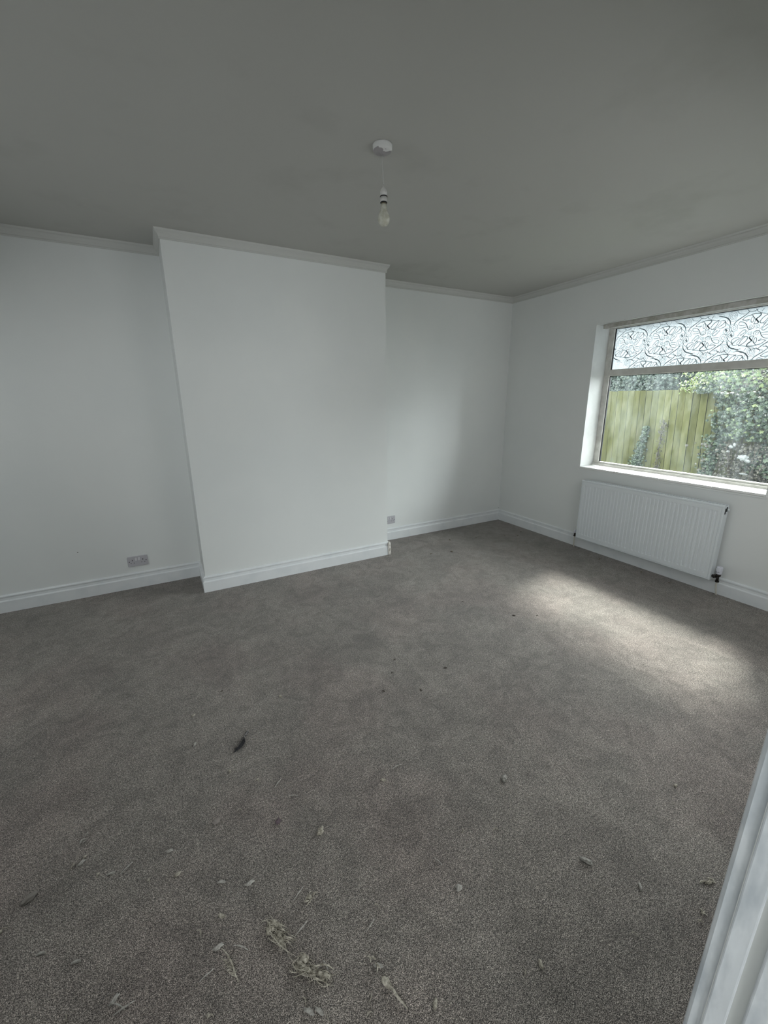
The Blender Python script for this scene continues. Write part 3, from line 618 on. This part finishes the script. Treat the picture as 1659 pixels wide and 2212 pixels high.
# tiny scraps: a few shapes copied about
protos = []
for k in range(5):
    m = MB()
    if k in (0, 3): strand(m, (0, 0, .002), 0, .024 + .006 * k, 1.6 - k * .5, .0019, .004, 30 + k, 8)
    elif k in (1, 4): lumpmesh(m, (0, 0, .003), .008 + .001 * k, .0045, .004, 40 + k)
    else: strand(m, (0, 0, .002), 0, .02, 2.2, .0016, .004, 33, 8); lumpmesh(m, (.006, 0, .003), .005, .004, .003, 45)
    protos.append(m)
tiny = [(-4.143, -2.375), (-4.174, -2.385), (-4.149, -2.39), (-3.885, -2.491), (-4.011, -2.484), (-4.057, -2.476), (-4.097, -2.461), (-3.947, -2.564), (-3.863, -2.585),
        (-3.739, -2.679), (-3.66, -2.727), (-3.752, -2.776), (-3.816, -2.787), (-4.213, -2.622), (-4.123, -2.692), (-3.771, -2.849), (-3.714, -2.88), (-4.024, -2.832),
        (-4.013, -2.85), (-3.999, -2.864), (-4.13, -2.81), (-3.807, -2.985), (-4.324, -2.503), (-3.805, -2.898), (-2.952, -2.926), (-2.848, -2.983), (-3.088, -2.967),
        (-3.529, -2.832), (-3.33, -2.979), (-3.366, -3.014), (-3.548, -2.923), (-3.295, -3.24), (-3.436, -3.149), (-3.452, -3.176), (-3.584, -3.097), (-3.561, -3.109),
        (-3.515, -3.040), (-3.590, -3.072), (-2.571, -3.339), (-2.093, -3.197), (-2.059, -3.341), (-2.707, -3.4), (-3.344, -1.913), (-3.759, -1.836), (-3.557, -2.361),
        (-3.486, -2.414), (-3.449, -2.497), (-3.646, -2.456), (-3.105, -2.609), (-3.025, -2.58), (-3.768, -2.035), (-3.652, -2.264), (-3.388, -3.105), (-3.046, -3.304), (-2.996, -3.317)]
first = [None] * 5; rg = random.Random(77)
def drop(protos_, first_, k, x, y, rz, mt_, name, label, cat_, group, sc=1):
    if first_[k] is None: first_[k] = o = protos_[k].build(name, mt_, None)
    else: o = first_[k].copy(); COL.objects.link(o)
    o.location = (x, y, 0); o.rotation_euler = (0, 0, rz); o.scale = (sc, sc, sc); tag(o, label, cat_, group); return o
ORD = ['', 'second ', 'third ', 'fourth ', 'fifth ', 'sixth ', 'seventh ', 'eighth ', 'ninth ', 'tenth ', 'eleventh ', 'twelfth ']
def single_out(pts, marks, noun):    # label by rank of distance from the nearest larger thing
    near = {}
    for i, (x, y) in enumerate(pts):
        nm = min(marks, key=lambda k: (marks[k][0] - x) ** 2 + (marks[k][1] - y) ** 2); near.setdefault(nm, []).append(i)
    res = {}
    for nm, idx in near.items():
        mx_, my_ = marks[nm]; idx.sort(key=lambda i: (pts[i][0] - mx_) ** 2 + (pts[i][1] - my_) ** 2)
        for r, i in enumerate(idx):
            dx, dy = pts[i][0] - mx_, pts[i][1] - my_; u = dx * .475 + dy * .88; v = dx * .88 - dy * .475
            side = ('right of it' if v > 0 else 'left of it') if abs(v) > abs(u) else ('beyond it' if u > 0 else 'in front of it')
            res[i] = '%s, %sclosest to the %s, %s' % (noun, ORD[r], nm, side)
    return [res[i] for i in range(len(pts))]
MARKS = {'black feather': (-3.58, -2.125), 'upper big tangle': (-3.601, -2.925), 'lower big tangle': (-3.563, -3.020), 'long curled strand': (-3.747, -2.905), 'tapering fibre strip': (-3.377, -3.165),
         'fluffy tuft': (-3.496, -2.862), 'pale oval chip': (-2.653, -3.208), 'small white chip': (-3.077, -3.063), 'hollow tuft': (-2.672, -2.845), 'door frame foot': (-2.364, -3.45),
         'two-pronged scrap': (-4.149, -2.302), 'curled brown leaf': (-4.275, -2.437), 'folded scrap': (-3.404, -2.684), 'grey brown crumb': (-3.728, -2.463)}
tl_ = single_out(tiny, MARKS, 'tiny pale scrap')
for i, (x, y) in enumerate(tiny):
    k = rg.randrange(5); drop(protos, first, k, x, y, rg.uniform(0, PI), M_FIB if k < 3 else M_PALE, 'fibre_scrap', tl_[i], 'fibre scrap', 'tiny fibre scraps', rg.uniform(.8, 1.15))
# dark crumbs and curled leaves in the far half
dark = [(-2.662, -1.93), (-2.444, -2.142), (-2.734, -2.033), (-2.672, -2.231), (-2.849, -2.14), (-3.613, -1.718), (-1.514, -1.982), (-1.657, -1.901), (-1.841, -1.557)]
first2 = [None] * 5; dl_ = single_out(dark, {'black feather': (-3.58, -2.125), 'sunlit patch': (-1.2, -2.2), 'chimney breast corner': (-1.85, -.4), 'middle of the carpet': (-2.7, -2.1)}, 'tiny dark crumb')
for i, (x, y) in enumerate(dark):
    k = (1, 4, 2)[i % 3]; drop(protos, first2, k, x, y, rg.uniform(0, PI), M_BROWN, 'crumb', dl_[i], 'crumb', 'dark crumbs mid carpet', .8)
M_LEAFD = mat('dry_leaf', (.20, .17, .13), .85); first3 = [None] * 5
LB = [(-1.255, -.656), (-1.472, -.607), (-.113, -.463), (-.16, -.538), (-.144, -1.525), (-.149, -1.41), (-.30, -.62), (-.42, -.55), (-.09, -1.25), (-.11, -1.9), (-.13, -2.15), (-.12, -2.55), (-1.05, -.35), (-.75, -.45)]
bl_ = single_out(LB, {'far corner': (0, 0), 'radiator left end': (0, -1.2), 'radiator middle': (0, -1.8), 'radiator right end': (0, -2.4), 'right wall socket': (-1.62, 0)}, 'tiny dry leaf bit')
for i, (x, y) in enumerate(LB):
    k = i % 3 + 1; drop(protos, first3, k, x, y, rg.uniform(0, PI), M_LEAFD, 'dry_leaf_bit', bl_[i], 'leaf bit', 'dry leaf bits near the walls', 1.25)

# ------------------------------------------------------------------ garden beyond the window
M_SOIL = mat('garden_ground', rough=.95); noisy(M_SOIL, 5, (.02, .03, .012), (.06, .08, .03))
struct(box('ground', M_SOIL, (.3, 14, -9, 9, -.35, -.25)))
M_FENCE = mat('algae_green_boards', rough=.85, spec=.15)
cr = noisy(M_FENCE, 7, (.040, .042, .014), (.088, .085, .044), lo=.32, hi=.66, detail=8, rough=.7, bump=.4, bscale=30, bdist=.004, stretch=(1, 1.5, .5))
x_ = cr.color_ramp.elements.new(.5); x_.color = (.063, .064, .025, 1)
_g = N(M_FENCE, 'ShaderNodeNewGeometry'); _r = N(M_FENCE, 'ShaderNodeMapRange'); _r.inputs['To Min'].default_value = .82; _r.inputs['To Max'].default_value = 1.18
L(M_FENCE, _g.outputs['Random Per Island'], _r.inputs['Value']); _v = N(M_FENCE, 'ShaderNodeVectorMath', operation='SCALE')
L(M_FENCE, cr.outputs[0], _v.inputs[0]); L(M_FENCE, _r.outputs[0], _v.inputs['Scale']); L(M_FENCE, _v.outputs[0], bsdf(M_FENCE).inputs['Base Color'])
M_POST = mat('fence_post_wood', rough=.85); noisy(M_POST, 9, (.03, .026, .018), (.06, .052, .036), stretch=(1, 1, .3))
def fence(y0, y1, label, top=1.602):
    r = empty('garden_fence', (3.2, (y0 + y1) / 2, -.25), label, 'fence', 'garden fence bays')
    yc_ = (y0 + y1) / 2; m = MB(); y = y1; lean = .045; i = 0; rg_ = random.Random(int(y0 * 10))
    while y > y0 + .02:
        wv = .096; t0 = top + .25 + rg_.uniform(-.004, .004)
        # feather-edge board: thick left edge overlapping the next
        a, b_ = y - yc_, y - wv - yc_; zt = t0; sh = lean * (zt)
        x0 = rg_.uniform(-.004, .004); b2 = b_ + rg_.uniform(.009, .014)
        m.add([(x0 - .016, a, 0), (x0 - .004, b2, 0), (x0 + .010, b2, 0), (x0 + .010, a, 0),
               (x0 - .016, a + sh, zt), (x0 - .004, b2 + sh, zt), (x0 + .010, b2 + sh, zt), (x0 + .010, a + sh, zt)],
              [(0, 1, 5, 4), (1, 2, 6, 5), (2, 3, 7, 6), (3, 0, 4, 7), (4, 5, 6, 7), (0, 3, 2, 1)])
        y -= wv; i += 1
    m.box(.030, .036, y0 - yc_, y1 - yc_, 0, top + .2)
    m.build('boards', M_FENCE, r)
    for zr in (.35, 1.0, 1.6): m = MB(); m.box(.036, .07, y0 - yc_, y1 - yc_, zr - .03, zr + .03); m.build('rail', M_POST, r)
    m = MB(); m.box(.036, .12, y0 - yc_ - .05, y0 - yc_ + .04, 0, 1.85); m.build('post', M_POST, r)
fence(-.76, 1.74, 'bay of green weathered fence boards seen left in the window')
fence(-3.26, -.76, 'bay of weathered fence boards under the ivy')
fence(-5.76, -3.26, 'bay of fence boards behind the ivy, nearest the right wall')
fence(1.74, 4.24, 'bay of fence boards farthest left along the garden')

def leaf_mat(name, c0, c1, c2, rough=.45, trans=.25):
    m = mat(name, rough=rough); g = N(m, 'ShaderNodeNewGeometry'); cr = N(m, 'ShaderNodeValToRGB')
    cr.color_ramp.elements[0].color = (*c0, 1); cr.color_ramp.elements[1].color = (*c2, 1); e_ = cr.color_ramp.elements.new(.5); e_.color = (*c1, 1)
    L(m, g.outputs['Random Per Island'], cr.inputs[0]); L(m, cr.outputs[0], bsdf(m).inputs['Base Color'])
    bsdf(m).inputs['Transmission Weight'].default_value = 0
    return m
M_IVY = leaf_mat('ivy_leaf', (.004, .011, .007), (.010, .024, .013), (.05, .072, .036))
M_IVYTOP = leaf_mat('ivy_pale_leaf', (.020, .048, .012), (.055, .085, .022), (.12, .14, .062))  # paler, yellower leaf colour, used mostly near the ivy top
M_HEDGE = leaf_mat('hedge_leaf', (.008, .018, .014), (.018, .034, .025), (.055, .07, .05))
M_LIME = leaf_mat('lime_leaf', (.05, .085, .01), (.085, .12, .02), (.14, .16, .045))
M_DEAD = leaf_mat('dead_leaf', (.012, .010, .007), (.03, .025, .018), (.06, .056, .04))
M_GRASS = leaf_mat('weed_leaf', (.018, .036, .010), (.042, .066, .02), (.085, .10, .045))
M_STEM = mat('ivy_stem', (.035, .026, .02), .9)
IVY = [(0, -.5), (.22, -.42), (.5, -.52), (.42, -.1), (.55, .2), (.2, .22), (0, .62), (-.2, .22), (-.55, .2), (-.42, -.1), (-.5, -.52), (-.22, -.42)]
OVAL = [(0, -.55), (.2, -.25), (.24, .1), (0, .6), (-.24, .1), (-.2, -.25)]
def leaves(name, mt_, parent, pts, size, shape, seed, face=Vector((-1, -.3, .45)), spread=.8):
    rg_ = random.Random(seed); vs = []; fs = []; k = len(shape)
    for p in pts:
        nrm = (face + Vector((rg_.gauss(0, 1), rg_.gauss(0, 1), rg_.gauss(0, 1))) * spread * .6).normalized()
        e1 = nrm.cross(Vector((0, 0, 1))).normalized(); e2 = nrm.cross(e1); a = rg_.gauss(0, .6)
        e1, e2 = e1 * math.cos(a) + e2 * math.sin(a), -e1 * math.sin(a) + e2 * math.cos(a); s = size * rg_.uniform(.55, 1.25); b_ = len(vs)
        vs.append(tuple(Vector(p) + nrm * s * .10))
        for (u, v) in shape: vs.append(tuple(Vector(p) + e1 * u * s + e2 * v * s - nrm * s * .12 * abs(u) * 2))
        fs += [(b_, b_ + 1 + j, b_ + 1 + (j + 1) % k) for j in range(k)]
    me = bpy.data.meshes.new(name); me.from_pydata(vs, [], fs); me.update(); me.materials.append(mt_)
    o = bpy.data.objects.new(name, me); COL.objects.link(o); o.parent = parent; return o
def stems(name, parent, pts_list, r, mt_=None):
    m = MB()
    for q in pts_list: m.tube(q, [r * (1 - .5 * i / len(q)) for i in range(len(q))], 5)
    return m.build(name, mt_ or M_STEM, parent)
rg = random.Random(8)
# big ivy over the fence
iv = empty('ivy', (3.1, -2.6, -.25), 'dense dark green ivy draped over the fence right of the bare boards', 'ivy')
def ivy_left(z):   # left edge (y) of the mass at height z
    if z > 1.55: return -.60 + .06 * math.sin(z * 9)
    if z > 1.0: return -.82 + .03 * math.sin(z * 17)
    if z > .3: return -.92 - (1.0 - z) * .62
    return -1.35
P1 = []; P2 = []
while len(P1) < 11500:
    y = rg.uniform(-5.2, -.55); z = rg.uniform(.30, 2.5)
    if y > ivy_left(z) + rg.gauss(0, .025): continue
    if z > 1.85 + .2 * noise.noise(Vector((y * 1.3, 0, 2))) + .1: continue
    bulge = .10 + .28 * min(1, max(0, (ivy_left(z) - y) / .5)) * (1 - .35 * abs(z - 1.3))
    hole = noise.noise(Vector((y * 2.2, z * 2.2, 5)))
    if z < .95 and -1.65 < y < -1.05 and hole > -.30: continue
    x = 3.17 - bulge * (1 + .35 * noise.noise(Vector((y * 3, z * 3, 1)))) + rg.uniform(-.02, .10)
    (P2 if (z > 1.62 + .18 * noise.noise(Vector((y * 2, z, 7))) and rg.random() < .75) or rg.random() < .06 else P1).append((x - 3.1, y + 2.6, z + .25))
leaves('foliage', M_IVY, iv, P1, .043, IVY, 1); leaves('pale_foliage', M_IVYTOP, iv, P2, .045, IVY, 2, face=Vector((-1, -.2, .9)))
st = []
for i in range(46):
    y = rg.uniform(-2.6, -.95); q = []; yy_ = y
    for j in range(9): q.append((.02 - .05 * rg.random() - .03 * (j > 5), yy_ + 2.6, .1 + j * .22)); yy_ += rg.uniform(-.09, .07)
    st.append(q)
stems('stems', iv, st, .008)
# creeping ivy sprig on the bare boards
sp_ = empty('ivy', (3.15, .13, -.25), 'narrow dark ivy shoot climbing the bare fence boards', 'ivy')
q = []
for i in range(620):
    t = rg.random(); z = .25 + t * .80; yc_ = .19 - .11 * t; wd = .085 * (1 - t) + .025; q.append((rg.uniform(-.05, .01), yc_ - .13 + rg.gauss(0, wd * .55), z + .25))
leaves('foliage', M_IVY, sp_, q, .036, IVY, 3); stems('stems', sp_, [[(0, .06, 0), (-.01, .05, .5), (-.01, .0, .9), (-.02, -.05, 1.28)]], .006)
de = empty('climber', (3.15, -.165, -.25), 'thin brown withered climber on the bare fence boards', 'climber')
q = [(rg.uniform(-.04, .01), rg.gauss(0, .026), rg.uniform(.5, 1.42)) for i in range(200)]
leaves('foliage', M_DEAD, de, q, .032, OVAL, 4); stems('stems', de, [[(0, .0, 0), (-.01, -.02, .5), (-.01, .01, .9), (-.02, .0, 1.42)], [(0, .02, 0), (-.01, .03, .6), (-.02, .0, 1.1)]], .006)
ip = empty('ivy', (3.12, -.90, -.25), 'small ivy patch at the foot of the fence below the big ivy', 'ivy')
q = []
for i in range(330): t = rg.random(); q.append((rg.uniform(-.06, .02), rg.gauss(0, .05 + .02 * t) + (.04 * (1 - t)), .45 + t * .78))
leaves('foliage', M_IVY, ip, q, .045, IVY, 5); stems('stems', ip, [[(0, .02, 0), (-.01, .03, .5), (-.01, .0, 1.2)]], .006)
# brown dead growth under the ivy, and weeds at its foot
br = empty('dead_undergrowth', (3.0, -1.55, -.25), 'brown dead twiggy growth beneath the big ivy', 'undergrowth')
q = [(rg.uniform(-.12, .12), rg.gauss(0, .28), rg.uniform(.35, 1.15)) for i in range(2200)]
leaves('foliage', M_DEAD, br, q, .034, IVY, 6)
stems('stems', br, [[(rg.uniform(-.05, .05), y0, 0), (rg.uniform(-.1, .05), y0 + rg.uniform(-.1, .1), .5), (rg.uniform(-.12, .05), y0 + rg.uniform(-.2, .2), 1.1)] for y0 in [rg.uniform(-.5, .5) for _ in range(40)]], .005)
we = empty('weeds', (2.75, -2.0, -.25), 'pale green weeds growing at the foot of the ivy', 'weeds')
q = []
for i in range(2600):
    y = rg.uniform(-1.6, .95); q.append((rg.uniform(-.25, .2), y, rg.uniform(.0, .72 + .28 * noise.noise(Vector((y * 2, 3, 1))) + (.10 if y < .3 else -.08))))
leaves('foliage', M_GRASS, we, q, .05, OVAL, 7, face=Vector((-.5, -.3, 1)), spread=1.2)
# pale scrap showing through the gap in the ivy
rgw = random.Random(4); M_PLASTIC = mat('white_plastic', (.14, .145, .147), .5)
for (y, z, a, b_, lb) in ((-1.345, .735, .050, .036, 'largest torn white plastic scrap caught in the brown growth under the ivy'), (-1.40, .70, .03, .02, 'white plastic scrap touching the right of the largest scrap'),
                      (-1.19, .865, .022, .018, 'upper left of the white plastic scraps under the ivy'), (-1.225, .89, .016, .022, 'small upright white scrap at the top of the group under the ivy'),
                      (-1.38, .53, .04, .010, 'long flat white scrap lowest of those under the ivy'), (-1.17, .80, .016, .012, 'tiny white scrap left of the others under the ivy')):
    pl = MB(); lumpmesh(pl, (0, 0, .05), .012, a, b_, rgw.random()); o = pl.build('plastic_scrap', M_PLASTIC, None, loc=(2.86, y, z - .05)); tag(o, lb, 'plastic scrap', 'white scraps under the ivy')
# lime green young shoot beside the ivy top
li = empty('young_shrub', (3.25, -.52, -.25), 'lime green leafy shoot above the fence where the ivy begins', 'shrub')
q = [(rg.gauss(0, .06), rg.gauss(0, .12), 1.80 + abs(rg.gauss(0, .14))) for i in range(520)]
leaves('foliage', M_LIME, li, q, .045, OVAL, 9, face=Vector((-.7, -.3, .8)), spread=1.1); stems('stems', li, [[(0, 0, 0), (.01, .02, 1), (0, 0, 1.95)]], .008)
# dark hedge beyond the fence
def hedge(y0, y1, label, mt_, n, seed):
    h = empty('hedge', (5.2, (y0 + y1) / 2, -.25), label, 'hedge', 'hedge beyond the fence'); q = []; rg_ = random.Random(seed); yc_ = (y0 + y1) / 2
    for i in range(n):
        y = rg_.uniform(y0, y1); z = rg_.uniform(1.0, 2.10 + .20 * noise.noise(Vector((y, 1, 4))))
        q.append((-.35 + .25 * noise.noise(Vector((y * 1.7, z * 1.7, 2))) + rg_.uniform(0, .25), y - yc_, z + .25))
    leaves('foliage', mt_, h, q, .065, IVY, seed + 1)
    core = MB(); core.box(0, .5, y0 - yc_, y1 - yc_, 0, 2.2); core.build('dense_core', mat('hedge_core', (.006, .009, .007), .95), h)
hedge(.2, 4.6, 'dark bluish green hedge showing above the fence boards', M_HEDGE, 14000, 20)
hedge(-3.4, .2, 'browner stretch of hedge behind the lime green shoot', M_DEAD, 5000, 30)
bpy.context.view_layer.update()
